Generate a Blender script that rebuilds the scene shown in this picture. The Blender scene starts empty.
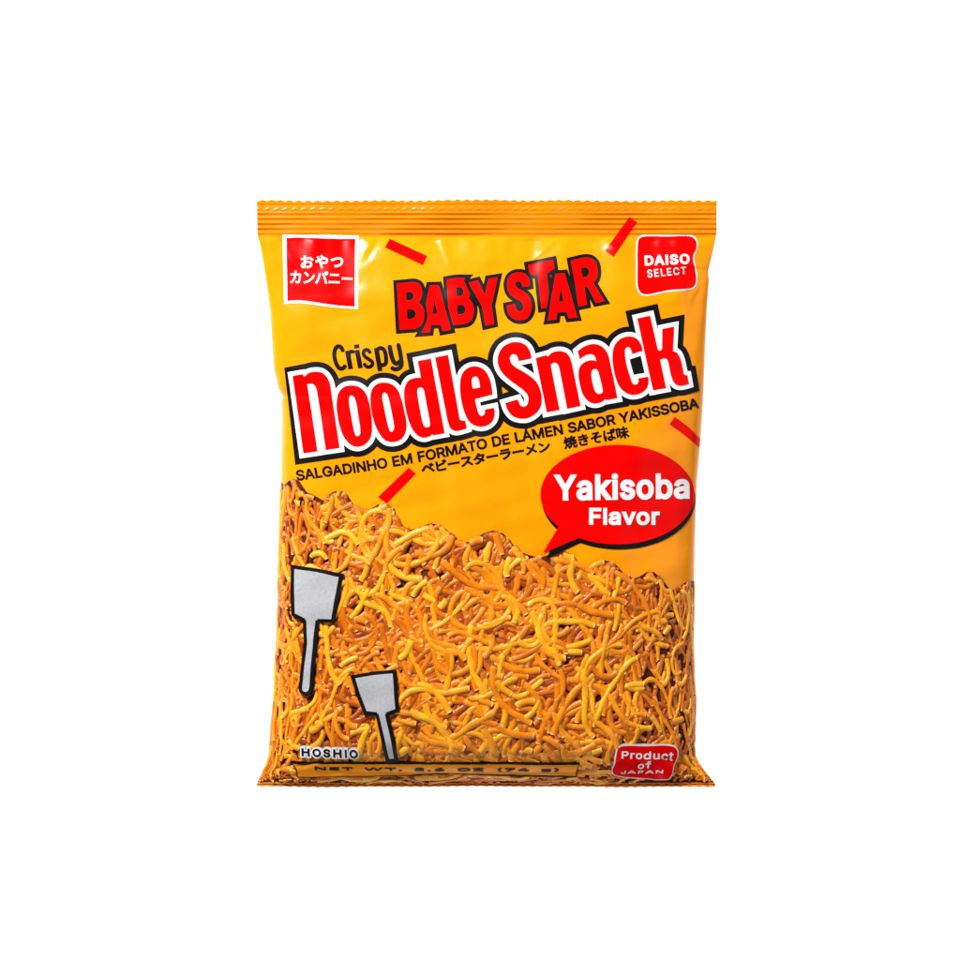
# Snack bag on a white surface. All shapes are built in code; letter outlines are listed as plain numbers.
EMIT = 1.0
WORLD = 0.09
LAMPS = [('softbox', (-.6, .85, .8), (.3, .3), 33), ('softbox', (.95, .0, .8), (1.0, .9), 2.2), ('softbox', (-.1, -1.0, .7), (.6, .3), 1.6)]
# outlines of the letters used, in the order of CHARS: advance, then closed contours of x, y in thousandths of an em
CHARS = ''.join(dict.fromkeys('SALGADINHO EM FORMATO DE LÁMEN SABOR YAKISSOBA Yakisoba Flavor DAISO SELECT HOSHIO NET WT. 2.6 OZ (74 g) Product of JAPAN おやつ カンパニー ベビースターラーメン 焼きそば味'.replace(' ', '')))
OUTL = [
 [447,[[224,-9,197,-8,172,-4,149,1,128,9,108,19,91,31,76,45,64,60,54,77,46,96,41,115,38,137,104,137,110,110,123,88,142,71,166,59,194,52,224,49,241,50,257,52,272,55,286,60,311,74,329,92,341,114,346,139,342,161,332,179,316,193,296,205,245,222,184,239,154,249,128,260,105,274,86,289,71,307,60,326,54,348,52,372,53,393,58,413,65,431,75,448,87,463,102,476,119,488,138,498,158,506,180,511,203,514,227,516,252,514,275,511,296,505,316,498,334,488,351,476,365,463,377,449,387,433,394,415,399,397,401,378,337,378,334,396,326,412,316,426,302,437,286,447,267,453,247,457,225,459,194,456,167,448,145,435,129,418,118,398,115,376,119,352,131,334,148,319,169,308,212,293,264,279,312,264,336,252,359,238,379,220,395,198,401,185,405,171,407,155,408,139,407,118,403,99,396,81,386,64,374,48,360,34,343,21,323,11,302,2,278,-4,252,-8]]],
 [480,[[16,0,201,509,276,509,463,0,395,0,287,302,264,372,232,478,245,478,213,371,191,302,85,0],
  [110,142,110,199,370,199,370,142]]],
 [393,[[60,0,60,509,125,509,125,57,361,57,361,0]]],
 [520,[[269,-7,236,-5,205,1,176,11,149,25,125,43,104,64,85,88,69,116,57,146,47,179,42,215,40,254,42,293,47,329,57,362,69,393,85,421,103,445,125,466,149,484,175,498,203,508,233,514,265,516,285,515,304,513,322,509,340,504,358,497,374,489,389,480,403,469,416,458,429,445,439,431,449,416,458,401,465,384,470,367,474,349,408,349,399,372,387,393,373,411,356,427,337,439,315,448,291,454,265,456,243,454,222,450,202,443,183,432,166,419,150,404,137,385,125,364,116,340,109,314,105,285,103,254,105,223,109,194,116,168,125,145,137,124,151,105,166,90,184,76,203,66,224,59,246,54,269,53,290,54,309,57,328,63,345,71,360,81,374,93,386,107,396,123,404,141,410,160,414,180,415,202,434,199,283,199,283,256,478,256,478,200,476,170,471,141,463,115,451,91,436,69,419,50,399,33,377,19,352,8,326,0,298,-5]]],
 [502,[[219,0,96,0,96,57,215,57,244,58,272,63,296,70,318,81,337,94,354,110,368,128,379,149,388,172,394,198,398,226,399,255,398,285,394,312,388,337,379,361,368,381,354,399,338,415,320,428,299,438,275,446,249,450,221,452,93,452,93,509,225,509,261,507,294,501,325,492,353,478,377,461,399,441,418,418,433,391,446,361,455,329,460,293,462,255,460,217,455,181,446,149,433,119,417,92,398,68,376,48,351,31,322,17,291,8,256,2],
  [125,509,125,0,60,0,60,509]]],
 [186,[[62,0,62,509,124,509,124,0]]],
 [523,[[60,0,60,509,136,509,343,183,363,151,388,107,414,55,405,54,401,108,399,157,399,195,399,509,463,509,463,0,387,0,202,290,177,331,148,381,108,452,119,454,122,384,124,328,125,291,125,0]]],
 [517,[[60,0,60,509,125,509,125,289,392,289,392,509,457,509,457,0,392,0,392,232,125,232,125,0]]],
 [533,[[267,-7,235,-5,205,1,177,11,150,25,126,42,105,63,86,88,70,115,57,146,48,179,42,215,40,254,42,293,48,329,57,362,70,393,86,421,105,445,126,466,150,484,177,498,205,508,235,514,267,516,299,514,329,508,357,498,384,484,408,466,429,445,448,421,464,393,477,362,486,329,491,293,493,254,491,215,486,179,477,146,464,115,448,88,429,63,408,42,384,25,357,11,329,1,299,-5],
  [267,53,289,54,310,59,330,66,349,76,367,89,383,105,396,123,408,144,418,168,425,194,429,223,430,254,429,286,425,314,418,341,408,365,396,386,383,404,367,420,349,433,330,443,310,450,289,454,267,456,245,454,223,450,203,443,184,433,167,420,151,404,137,385,125,364,116,340,109,314,105,285,103,254,105,223,109,194,116,168,125,144,137,123,151,105,167,89,184,76,203,66,223,59,245,54]]],
 [419,[[60,0,60,509,372,509,372,452,125,452,125,286,355,286,355,229,125,229,125,57,375,57,375,0]]],
 [628,[[60,0,60,509,152,509,277,187,287,159,299,123,311,84,322,49,307,49,318,83,330,121,342,158,352,187,476,509,568,509,568,0,504,0,504,291,504,327,505,369,506,413,507,457,513,457,498,409,482,363,467,322,456,291,342,0,286,0,170,291,159,321,145,361,129,408,112,457,119,457,120,416,121,372,122,328,122,291,122,0]]],
 [410,[[60,0,60,509,369,509,369,452,125,452,125,278,346,278,346,221,125,221,125,0]]],
 [449,[[60,0,60,509,236,509,264,507,290,504,313,497,333,489,351,478,367,465,380,450,390,433,399,415,405,395,408,374,409,352,408,330,405,309,399,290,390,271,380,255,367,240,351,228,333,217,312,209,289,203,264,199,236,198,96,198,96,255,234,255,252,256,269,258,284,262,298,267,319,281,334,300,342,324,345,352,342,380,334,405,319,425,298,440,284,445,269,449,252,451,233,452,125,452,125,0],
  [353,0,230,229,303,229,428,0]]],
 [449,[[32,452,32,509,417,509,417,452,257,452,257,0,193,0,193,452]]],
 [480,[[16,0,201,509,276,509,463,0,395,0,287,302,264,372,232,478,245,478,213,371,191,302,85,0],
  [110,142,110,199,370,199,370,142],
  [213,558,260,659,329,659,263,558]]],
 [456,[[60,0,60,509,241,509,266,508,289,504,310,499,329,491,345,481,359,469,371,456,381,442,388,426,394,410,397,392,398,374,395,344,387,320,373,301,356,286,336,275,315,267,315,262,339,257,363,245,385,227,402,203,409,189,414,173,417,155,418,136,417,117,413,100,408,83,400,67,390,52,377,39,362,28,344,18,324,10,301,4,275,1,247,0],
  [125,57,245,57,272,58,296,63,315,70,330,80,341,92,349,105,354,120,355,137,352,161,342,184,327,203,306,218,279,228,248,231,125,231],
  [125,285,238,285,265,288,288,296,308,309,323,326,333,348,336,372,334,388,330,403,323,417,313,429,299,439,283,446,263,450,240,452,125,452]]],
 [472,[[203,0,203,208,16,509,91,509,192,344,222,292,250,230,224,230,251,293,280,344,381,509,455,509,268,208,268,0]]],
 [467,[[104,145,104,216,139,261,174,303,212,344,364,509,448,509,231,276,228,276],
  [60,0,60,509,125,509,125,334,124,225,125,193,125,0],
  [372,0,188,259,228,309,449,0]]],
 [389,[[160,-9,142,-8,126,-5,110,-1,94,5,80,12,68,22,57,32,48,45,40,58,35,73,31,90,30,108,34,138,43,161,58,179,78,193,100,203,125,211,178,220,234,227,252,230,265,235,273,243,276,255,273,279,267,297,256,311,240,322,220,329,196,331,171,329,149,322,132,313,118,301,107,288,100,274,41,291,48,308,57,322,67,335,79,346,91,355,104,364,118,370,133,375,148,379,163,382,179,384,194,384,239,379,263,372,286,360,306,343,322,320,329,306,333,290,336,272,337,251,337,0,277,0,277,52,272,52,252,25,236,12,215,1,190,-6],
  [170,45,202,49,228,59,248,74,263,93,272,115,276,138,276,190,259,182,231,176,200,171,175,168,134,159,117,150,103,139,95,124,92,105,94,87,102,72,114,61,130,52,149,47]]],
 [381,[[110,137,110,212,121,212,284,379,360,379,184,199,177,199],
  [53,0,53,509,114,509,114,0],
  [294,0,148,186,191,229,372,0]]],
 [167,[[53,0,53,379,114,379,114,0],
  [84,443,67,446,54,455,44,468,41,483,44,499,54,512,67,521,84,524,100,521,114,512,123,499,126,483,123,468,114,455,100,446]]],
 [365,[[182,-8,163,-7,145,-5,128,-2,112,3,98,10,84,18,72,27,62,38,53,50,45,63,40,78,36,94,94,107,105,79,124,60,150,49,181,45,200,46,217,50,232,55,244,62,262,81,268,103,265,121,254,136,237,147,212,155,149,170,125,177,104,186,87,196,72,208,61,222,53,237,48,255,47,274,48,290,51,305,57,319,65,332,75,343,87,354,100,363,115,370,131,377,149,381,167,384,187,384,206,384,223,381,239,378,254,372,279,358,299,339,314,316,324,290,268,277,258,298,243,316,219,328,187,333,156,329,131,317,114,299,109,277,112,258,124,243,144,232,172,223,229,209,254,202,275,194,292,183,306,171,317,158,325,142,330,125,331,107,330,90,326,75,321,61,312,47,302,35,290,24,276,15,260,6,242,0,223,-5,203,-7]]],
 [415,[[207,-8,182,-7,159,-2,137,6,117,16,98,30,82,46,68,64,56,85,46,108,40,133,36,159,34,187,36,216,40,243,46,268,56,291,68,312,82,330,98,346,117,360,137,371,159,378,182,383,207,384,233,383,256,378,278,371,299,360,317,346,333,330,347,312,359,291,369,268,376,243,380,216,381,187,380,159,376,133,369,108,359,85,347,64,333,46,317,30,299,16,278,6,256,-2,233,-7],
  [207,46,226,48,242,51,257,57,270,66,282,76,292,89,300,102,307,117,312,134,316,151,318,169,319,187,318,206,316,224,312,242,307,258,300,274,292,287,282,300,270,310,257,319,242,325,226,329,207,330,189,329,173,325,158,319,145,310,134,300,124,287,115,274,108,258,103,242,99,224,97,206,96,187,97,169,99,151,103,134,108,117,115,102,124,89,134,76,145,66,158,57,173,51,189,48]]],
 [424,[[229,-8,198,-5,172,4,153,17,138,31,118,59,112,59,112,0,53,0,53,509,114,509,114,319,118,319,137,346,152,360,171,373,197,381,229,384,252,383,274,378,294,371,313,361,330,347,345,332,359,313,370,293,379,270,385,245,389,218,390,189,389,160,385,133,379,108,370,84,359,64,346,45,330,29,313,16,294,5,274,-2,252,-7],
  [220,47,237,48,253,51,267,57,279,66,291,76,301,88,309,101,316,117,321,133,325,151,327,170,328,189,327,209,325,227,321,245,316,261,309,276,301,290,291,301,280,311,267,319,253,325,237,329,220,330,203,329,188,325,174,320,161,312,150,302,140,291,132,278,125,263,120,247,116,229,113,210,113,189,113,169,116,150,120,132,125,115,132,100,140,86,150,75,162,65,174,57,188,51,204,48]]],
 [164,[[53,0,53,509,111,509,111,0]]],
 [389,[[163,0,17,379,84,379,165,155,187,87,206,21,184,21,203,87,224,155,305,379,371,379,226,0]]],
 [259,[[53,0,53,379,112,379,112,321,115,321,130,347,152,367,166,375,181,380,196,384,213,385,229,384,243,384,243,322,230,324,207,326,182,323,159,315,140,301,126,284,117,262,114,237,114,0]]],
 [510,[[267,-7,235,-5,205,1,177,11,150,25,126,42,104,63,86,88,70,115,57,146,48,179,42,215,40,254,42,293,48,329,57,362,70,393,86,421,104,445,126,466,150,484,177,498,205,508,235,514,267,516,286,515,305,513,323,509,340,504,357,498,373,490,388,481,402,471,415,460,427,447,438,433,448,418,456,402,463,385,469,367,473,348,408,348,401,373,389,395,375,413,357,428,337,440,315,449,292,454,267,456,245,454,223,450,203,443,184,432,166,419,150,403,137,385,125,364,116,340,109,314,105,285,103,254,105,223,109,194,116,168,125,145,137,123,151,105,166,89,184,76,203,66,223,59,245,54,267,53,292,55,315,60,337,69,357,81,375,96,389,114,401,136,408,160,473,160,469,142,463,124,457,107,448,91,438,76,428,62,416,49,402,38,388,28,373,19,357,11,341,5,323,0,305,-4,286,-6]]],
 [686,[[155,0,16,509,82,509,163,196,175,145,187,94,197,40,189,40,200,94,211,145,224,196,306,509,380,509,462,196,474,145,486,94,497,40,488,40,499,94,510,145,523,196,603,509,670,509,530,0,455,0,368,323,351,391,336,475,350,475,335,395,318,323,230,0]]],
 [188,[[95,-4,78,-1,63,9,53,24,50,41,53,59,63,73,78,83,95,87,113,83,128,73,138,59,141,41,138,24,128,9,113,-1]]],
 [453,[[64,0,64,47,234,229,282,282,299,305,311,327,318,348,320,371,317,397,308,419,293,436,273,449,250,457,224,460,196,457,172,447,153,433,139,413,130,390,127,362,66,362,67,384,71,405,77,424,86,442,98,459,111,473,126,486,143,496,162,505,182,511,203,514,225,516,247,514,268,511,288,505,306,497,323,486,337,474,350,461,361,445,370,428,376,411,380,392,381,372,378,345,371,318,365,304,357,290,347,275,336,259,267,180,153,60,153,57,389,57,389,0]]],
 [453,[[226,-7,203,-5,182,-1,161,5,142,15,125,26,109,40,96,56,84,74,75,94,69,115,65,138,64,162,65,180,68,199,73,219,80,239,89,261,102,285,118,311,137,340,252,509,322,509,151,261,145,261,154,275,165,288,179,299,196,307,214,312,235,314,257,313,278,309,298,303,316,295,332,284,346,271,359,257,370,240,378,221,384,201,388,180,389,157,388,134,384,112,377,92,368,73,356,55,343,39,327,26,310,14,291,5,271,-2,249,-6],
  [226,48,254,52,279,63,299,79,314,101,324,128,327,157,324,187,314,213,299,235,279,251,254,262,226,265,198,262,174,252,153,235,138,214,128,188,125,158,128,128,138,102,153,79,174,63,198,52]]],
 [438,[[42,0,42,46,273,385,306,431,341,476,348,454,285,452,223,452,40,452,40,509,397,509,397,462,169,129,134,81,97,33,90,54,152,57,214,57,399,57,399,0]]],
 [273,[[89,207,90,235,92,264,96,293,101,324,107,354,114,384,122,413,132,441,142,468,153,494,164,517,177,539,236,539,223,512,212,485,201,457,191,428,182,399,174,370,167,342,161,313,157,285,154,258,152,232,151,207,152,184,154,161,156,138,160,115,165,91,172,67,179,42,188,16,198,-10,209,-38,222,-66,236,-96,177,-96,156,-59,139,-21,124,16,111,55,102,93,95,131,90,169]]],
 [453,[[97,0,323,448,323,452,62,452,62,509,391,509,391,449,165,0]]],
 [453,[[40,105,40,158,247,509,311,509,109,166,109,163,413,163,413,105],
  [282,0,282,121,282,146,282,318,343,318,343,0]]],
 [425,[[207,-151,187,-150,168,-148,150,-144,134,-140,105,-127,82,-110,64,-91,51,-69,101,-41,122,-66,136,-78,154,-88,178,-95,207,-97,229,-96,249,-92,267,-85,282,-75,295,-62,304,-47,310,-28,311,-6,311,68,306,68,287,41,272,28,252,16,227,8,195,5,173,6,152,10,132,17,113,27,95,39,80,53,67,71,55,90,46,112,39,136,35,163,34,191,35,220,39,246,46,271,55,293,66,314,80,332,95,347,112,361,131,371,152,378,173,383,196,384,228,382,253,373,273,360,288,346,308,319,313,319,313,379,372,379,372,-9,371,-32,367,-54,360,-73,350,-90,338,-104,324,-117,308,-127,291,-136,271,-142,251,-147,229,-150],
  [205,59,222,60,237,63,251,68,264,75,285,95,300,121,305,137,309,154,312,172,312,193,312,212,309,231,305,248,300,264,293,278,285,291,275,303,264,312,251,320,237,325,222,329,205,330,188,329,172,325,158,320,145,312,134,302,124,290,115,277,109,262,103,246,99,229,97,212,96,193,97,173,99,155,103,138,109,123,124,96,145,76,158,68,172,63,188,60]]],
 [273,[[37,-96,52,-66,64,-37,76,-9,86,18,95,44,102,69,108,93,113,116,117,139,120,162,121,184,122,207,121,232,119,258,116,285,112,313,106,342,99,370,91,399,82,428,73,457,62,485,50,512,37,539,97,539,109,517,121,494,131,468,142,441,151,413,159,384,167,354,173,323,178,293,181,264,183,235,184,207,183,168,178,130,171,92,161,53,149,15,134,-22,117,-59,97,-96]]],
 [445,[[60,0,60,509,235,509,263,507,289,503,312,497,332,487,350,476,366,462,379,447,390,430,398,411,404,391,407,370,409,348,407,325,404,304,398,284,390,265,379,248,366,233,350,219,332,207,312,198,289,191,263,187,235,186,109,186,109,242,233,242,252,243,269,246,284,250,297,256,318,272,333,294,342,319,344,348,342,376,333,402,318,423,297,439,284,444,268,449,251,451,232,452,125,452,125,0]]],
 [424,[[195,-8,172,-7,151,-2,130,5,111,16,94,29,79,45,66,64,55,84,46,108,39,133,35,160,34,189,35,218,39,245,46,270,55,293,66,313,79,332,95,347,112,361,131,371,151,378,173,383,196,384,228,381,253,373,272,360,287,346,306,319,311,319,311,509,372,509,372,0,313,0,313,59,307,59,287,31,272,17,252,4,227,-5],
  [205,47,221,48,236,51,250,57,263,65,274,75,284,86,293,100,299,115,305,132,309,150,311,169,312,189,311,210,309,229,305,247,300,263,293,278,284,291,275,302,263,312,251,320,237,325,221,329,205,330,187,329,172,325,157,319,145,311,133,301,124,290,115,276,108,261,103,245,99,227,97,209,96,189,97,170,99,151,103,133,109,117,115,101,124,88,134,76,145,66,158,57,172,51,188,48]]],
 [410,[[182,-5,164,-4,146,-1,130,4,115,11,101,20,89,31,78,44,69,59,62,76,57,95,54,116,53,139,53,379,114,379,114,144,115,123,119,105,127,89,137,75,150,64,164,56,181,52,200,50,226,53,249,62,268,77,283,97,293,122,296,153,296,379,357,379,357,0,298,0,298,92,307,92,297,67,286,47,272,30,257,17,240,7,222,0,203,-4]]],
 [396,[[207,-8,182,-7,159,-2,137,6,117,16,98,30,82,46,68,64,56,85,46,108,40,133,36,159,34,187,36,216,40,243,46,268,56,291,68,312,82,330,98,346,117,360,137,371,159,378,182,383,207,384,234,383,260,377,284,368,305,356,324,341,340,322,353,301,362,277,303,262,290,289,270,311,242,325,207,330,189,329,173,325,158,319,145,310,134,300,124,287,115,274,108,258,103,242,99,224,97,206,96,187,97,169,99,151,103,134,108,117,115,102,124,89,134,76,145,66,158,57,173,51,189,48,207,46,243,52,271,66,292,89,304,117,363,102,354,78,341,56,325,37,306,21,285,9,261,-1,235,-6]]],
 [227,[[204,379,204,327,6,327,6,379],
  [65,471,126,471,126,98,128,76,136,61,150,53,170,50,185,51,202,54,213,2,192,-3,168,-4,145,-3,125,2,107,10,92,21,80,35,72,52,67,71,65,93]]],
 [254,[[228,379,228,327,6,327,6,379],
  [81,0,81,432,84,461,96,486,113,505,135,519,161,527,187,530,222,527,243,521,227,468,215,472,195,474,171,470,154,460,145,443,142,419,142,0]]],
 [396,[[185,-7,153,-4,124,3,98,15,75,33,57,55,44,81,36,111,33,145,33,173,98,173,98,145,99,123,104,104,111,88,122,74,134,64,149,56,166,51,185,50,204,51,220,56,235,64,248,74,258,88,266,104,270,123,272,145,272,509,336,509,336,145,334,111,326,81,313,55,294,33,271,15,246,3,217,-4]]],
 [352,[[252,241,240,220,259,209,281,195,302,181,318,167,333,190,316,202,295,216,273,229],
  [114,98,115,36,112,23,102,19,78,27,64,48,68,61,78,74,94,87],
  [42,217,43,190,88,188,114,189,113,144,113,124,84,108,60,90,43,69,37,47,44,25,63,6,87,-7,110,-11,132,-2,140,32,139,108,158,114,177,118,196,121,215,121,239,119,258,110,271,95,276,76,271,54,258,39,239,28,217,21,196,19,176,19,186,-10,229,-5,261,7,284,24,299,47,304,76,297,105,279,127,251,141,216,146,198,145,178,142,159,138,139,133,139,145,139,192,213,204,212,232,196,228,178,224,159,220,140,218,141,256,144,280,113,280,114,255,114,215,87,214]]],
 [352,[[194,222,214,238,163,283,143,268],
  [21,150,34,121,102,154,115,125,130,89,142,52,154,15,163,-18,193,-10,182,23,169,62,154,101,140,137,126,166,157,179,187,191,216,198,241,201,263,198,279,189,289,177,292,162,289,144,279,129,262,119,237,116,211,119,188,127,187,99,211,93,239,90,275,95,300,110,315,132,320,160,314,187,299,208,274,221,242,226,212,223,181,214,148,202,116,189,95,229,83,252,54,241,71,216,91,178,50,160]]],
 [352,[[26,183,39,152,69,164,115,181,165,195,213,201,244,196,268,182,282,162,287,136,273,90,235,59,180,41,114,34,126,5,202,16,263,41,303,80,318,135,310,174,288,203,254,221,214,228,173,223,131,214,93,202,64,193]]],
 [352,[[299,203,280,213,257,211,174,211,176,247,178,276,145,276,147,246,146,211,84,211,44,213,44,183,85,185,144,185,134,135,118,96,98,63,74,37,56,23,38,11,64,-9,103,24,135,65,157,117,171,185,269,185,268,149,265,105,260,64,251,34,244,25,231,23,179,27,182,-2,239,-5,262,0,276,16,286,52,292,101,296,150,298,186]]],
 [352,[[79,257,60,235,82,219,106,199,129,179,147,162,169,184,150,201,126,222,101,241],
  [49,22,68,-7,109,3,145,16,177,31,206,48,243,75,275,106,302,139,323,172,306,202,287,168,261,134,228,101,189,73,162,58,130,43,92,31]]],
 [352,[[274,244,281,261,297,268,314,261,320,244,314,228,297,221,281,228],
  [258,244,270,216,297,205,325,216,336,244,325,272,297,284,270,272],
  [76,105,66,82,53,58,38,33,22,10,52,-2,67,20,80,44,93,69,104,94,114,123,124,154,131,182,136,203,142,229,111,235,105,203,97,169,87,135],
  [249,119,260,89,271,58,280,27,288,-2,319,8,277,128,265,158,251,188,238,216,226,239,198,229,210,206,224,178,237,148]]],
 [352,[[62,228,62,196,97,197,247,197,282,196,282,228,247,227,97,227],
  [32,55,32,21,69,23,279,23,311,21,311,55,279,53,69,53]]],
 [352,[[36,152,36,117,84,119,277,119,314,117,314,152,276,150,84,150]]],
 [352,[[242,237,222,229,255,173,275,182],
  [287,255,267,246,301,191,321,201],
  [19,92,45,65,65,92,127,171,142,182,159,173,227,101,305,10,329,35,243,127,172,201,140,216,112,197,43,116]]],
 [352,[[255,275,236,266,265,218,284,227],
  [293,289,275,280,304,232,323,241],
  [98,263,65,263,67,234,67,42,70,23,78,10,91,1,109,-4,165,-7,196,-7,229,-5,260,-3,286,0,286,32,261,27,230,23,197,21,167,21,120,23,102,31,96,49,96,126,131,136,169,147,206,160,239,172,272,186,260,214,229,198,199,186,164,174,129,164,96,155,96,234]]],
 [352,[[280,234,262,248,236,245,101,245,65,247,65,215,101,217,237,217,228,193,214,168,197,142,179,120,149,90,115,61,76,36,35,16,57,-8,95,13,131,37,164,65,194,95,221,69,247,42,270,15,290,-9,315,12,294,35,269,62,241,90,213,116,230,141,246,168,260,195,271,219]]],
 [352,[[188,275,156,285,145,257,129,230,105,199,73,166,32,136,56,117,84,139,108,162,130,186,148,210,267,210,260,187,249,162,235,137,219,113,145,160,126,141,201,91,174,66,143,43,107,22,65,6,90,-15,132,3,168,24,198,48,224,74,262,42,283,66,243,97,261,124,277,152,289,180,297,206,306,224,283,238,259,235,165,235,172,248]]],
 [352,[[81,261,81,232,112,233,250,233,282,232,282,261,250,259,112,259],
  [307,168,287,181,268,178,84,178,49,180,49,151,84,152,270,152,263,132,254,112,243,93,228,75,203,53,174,35,141,20,105,11,126,-14,160,-3,192,12,223,32,252,59,269,81,283,106,294,132,303,158]]],
 [352,[[98,214,80,192,106,175,132,157,157,138,179,121,151,90,119,61,83,35,40,11,64,-11,107,15,143,43,175,72,201,102,223,83,244,63,264,43,284,22,306,46,286,66,265,86,243,106,220,126,236,152,250,179,262,205,272,229,284,255,251,266,244,240,236,217,225,193,212,169,197,145]]],
 [352,[[32,222,31,198,27,175,21,154,12,137,30,128,39,147,46,170,49,194,51,220],
  [119,235,94,162,110,154,141,226],
  [269,215,269,173,193,173,193,215,169,215,169,173,128,173,128,150,169,150,169,106,128,106,128,83,182,83,178,50,167,25,146,6,113,-8,127,-27,165,-11,189,13,202,44,207,83,247,83,247,6,253,-19,278,-26,311,-26,332,-16,340,26,318,35,316,3,308,-4,282,-4,274,-2,272,6,272,83,335,83,335,106,294,106,294,150,335,150,335,173,294,173,294,215],
  [193,150,269,150,269,106,193,106],
  [218,294,218,257,141,257,141,235,218,235,218,194,243,194,243,235,322,235,322,257,243,257,243,294],
  [66,291,66,172,65,123,57,76,41,31,12,-10,30,-28,48,-6,63,17,73,42,81,67,117,17,135,36,85,94,88,113,89,133,90,152,90,172,90,291]]],
 [352,[[107,93,79,98,70,75,66,48,73,19,94,-1,128,-13,173,-17,195,-16,216,-15,236,-13,255,-11,256,17,237,14,217,12,196,10,173,10,137,13,112,21,97,34,92,53,96,74],
  [176,244,178,236,152,235,124,235,94,237,63,240,64,214,97,212,128,211,158,211,185,212,194,185,201,166,169,164,134,164,95,165,56,168,57,142,98,140,139,139,177,140,211,143,239,92,186,98,184,77,203,74,224,72,244,69,261,65,275,87,262,102,237,145,301,158,297,184,283,180,266,176,247,172,227,169,218,190,211,214,280,228,276,254,259,248,241,244,223,241,204,238,196,279,166,276]]],
 [352,[[92,262,93,233,120,235,212,240,190,221,160,195,127,169,96,146,36,139,38,112,164,128,150,117,137,102,127,83,124,62,132,27,158,2,199,-12,256,-15,262,13,239,12,211,14,188,19,169,28,156,43,151,66,157,90,172,110,193,125,218,133,236,134,258,135,282,135,307,134,307,160,267,159,225,157,182,154,140,150,245,236,264,249,246,269,227,266,119,260]]],
 [352,[[81,264,50,266,48,241,44,213,38,176,34,135,32,94,33,60,36,30,40,4,45,-17,70,-15,69,-3,70,13,95,90,81,102,61,50,57,99,59,133,64,172,69,210,75,240],
  [284,277,267,272,287,222,305,229],
  [319,288,302,283,322,234,340,240],
  [228,61,229,49,221,21,190,11,160,18,148,38,160,59,192,67,211,65],
  [254,266,222,266,224,244,224,201,190,200,131,203,131,177,190,175,224,175,227,85,195,88,164,84,142,73,128,56,123,36,128,14,142,-1,164,-12,195,-15,225,-10,243,3,253,21,256,42,256,49,269,41,283,31,296,20,309,8,324,32,309,44,293,56,275,68,255,77,251,177,311,183,311,210,251,202,251,245]]],
 [352,[[215,292,215,236,144,236,144,211,215,211,215,152,130,152,130,127,205,127,186,92,163,61,137,33,108,13,126,-8,151,12,175,37,197,65,215,97,215,-28,242,-28,242,97,258,66,277,38,297,13,318,-7,337,15,313,36,290,62,269,94,252,127,333,127,333,152,242,152,242,211,319,211,319,236,242,236,242,292],
  [26,262,26,31,50,31,50,58,118,58,118,262],
  [50,237,93,237,93,84,50,84]]],
]
import bpy, math, random
import numpy as np
from mathutils import Vector
from mathutils.geometry import delaunay_2d_cdt

rnd = random.Random(11)
S = 0.0004                       # metres per layout unit: the bag is about 184 x 235 mm
scene = bpy.context.scene
COL = scene.collection
Z0 = 22.5                        # height of the bag's mid plane above the table, layout units

# ------------------------------------------------------------------ glyph outlines
def glyph(ch):
    a, ps = OUTL[CHARS.index(ch)]
    return a, [np.array(v, float).reshape(-1, 2) for v in ps]

# ------------------------------------------------------------------ the bag's shape
LE = [(199,256.5),(235,257),(238,258),(246,260.5),(255,262),(280,266),(310,270),(345,272),(368,273.5),(388,278),(393,281),(396,282.8),(400,281.6),(417,282),(440,281.7),
      (460,281.2),(482,281),(515,280),(565,278),(600,277.5),(627,276.7),(660,275),(687,273.2),(700,273.2),(722,270.6),(747,269.6),
      (756,268.4),(763,266.8),(772,262),(780,258.2),(787,256)]
RE = [(199,717),(232,716.6),(236,716),(251,713),(262,710.3),(267.5,709),(269.5,707.8),(271,707.9),(281,709),(305,707.2),(345,705.2),(370,704.6),
      (413,702.5),(441,700.6),(482,697),(545,694.8),(583,694.3),(620,693.6),(675,694),(700,696),(716,695.8),(735,694.8),(756,695),(762,698),
      (767,701.5),(775,708),(782,713.8),(785,715.5),(787,715)]
HT = [(150,.6),(232,.6),(236,1),(245,5),(260,11),(300,23),(360,33),(450,40),(550,43),(650,43),(715,39),(742,33),(758,25),(768,16),
      (776,8),(782,3),(787,1.2),(830,1)]
BT = [(150,0),(236,1),(260,7),(300,13),(400,20),(550,22),(680,22),(740,17),(765,9),(780,3),(787,.4),(830,0)]
def table(pts, sm):
    ys = np.arange(150, 831, .5); v = np.interp(ys, [p[0] for p in pts], [p[1] for p in pts])
    if sm:
        k = np.exp(-np.linspace(-2.5, 2.5, int(sm * 2) * 2 + 1) ** 2); k /= k.sum()
        n = len(k) // 2
        v = np.convolve(np.pad(v, n, mode='edge'), k, 'valid')
    return ys, v
TL, TR = table(LE, 1), table(RE, 1)
TH, TB = table(HT, 7), table(BT, 9)
def Lx(y): return np.interp(y, *TL)
def Rx(y): return np.interp(y, *TR)
def tri(x, p=9.2): return np.abs(((x / p) % 1) * 2 - 1)      # 0..1 triangle wave

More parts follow.
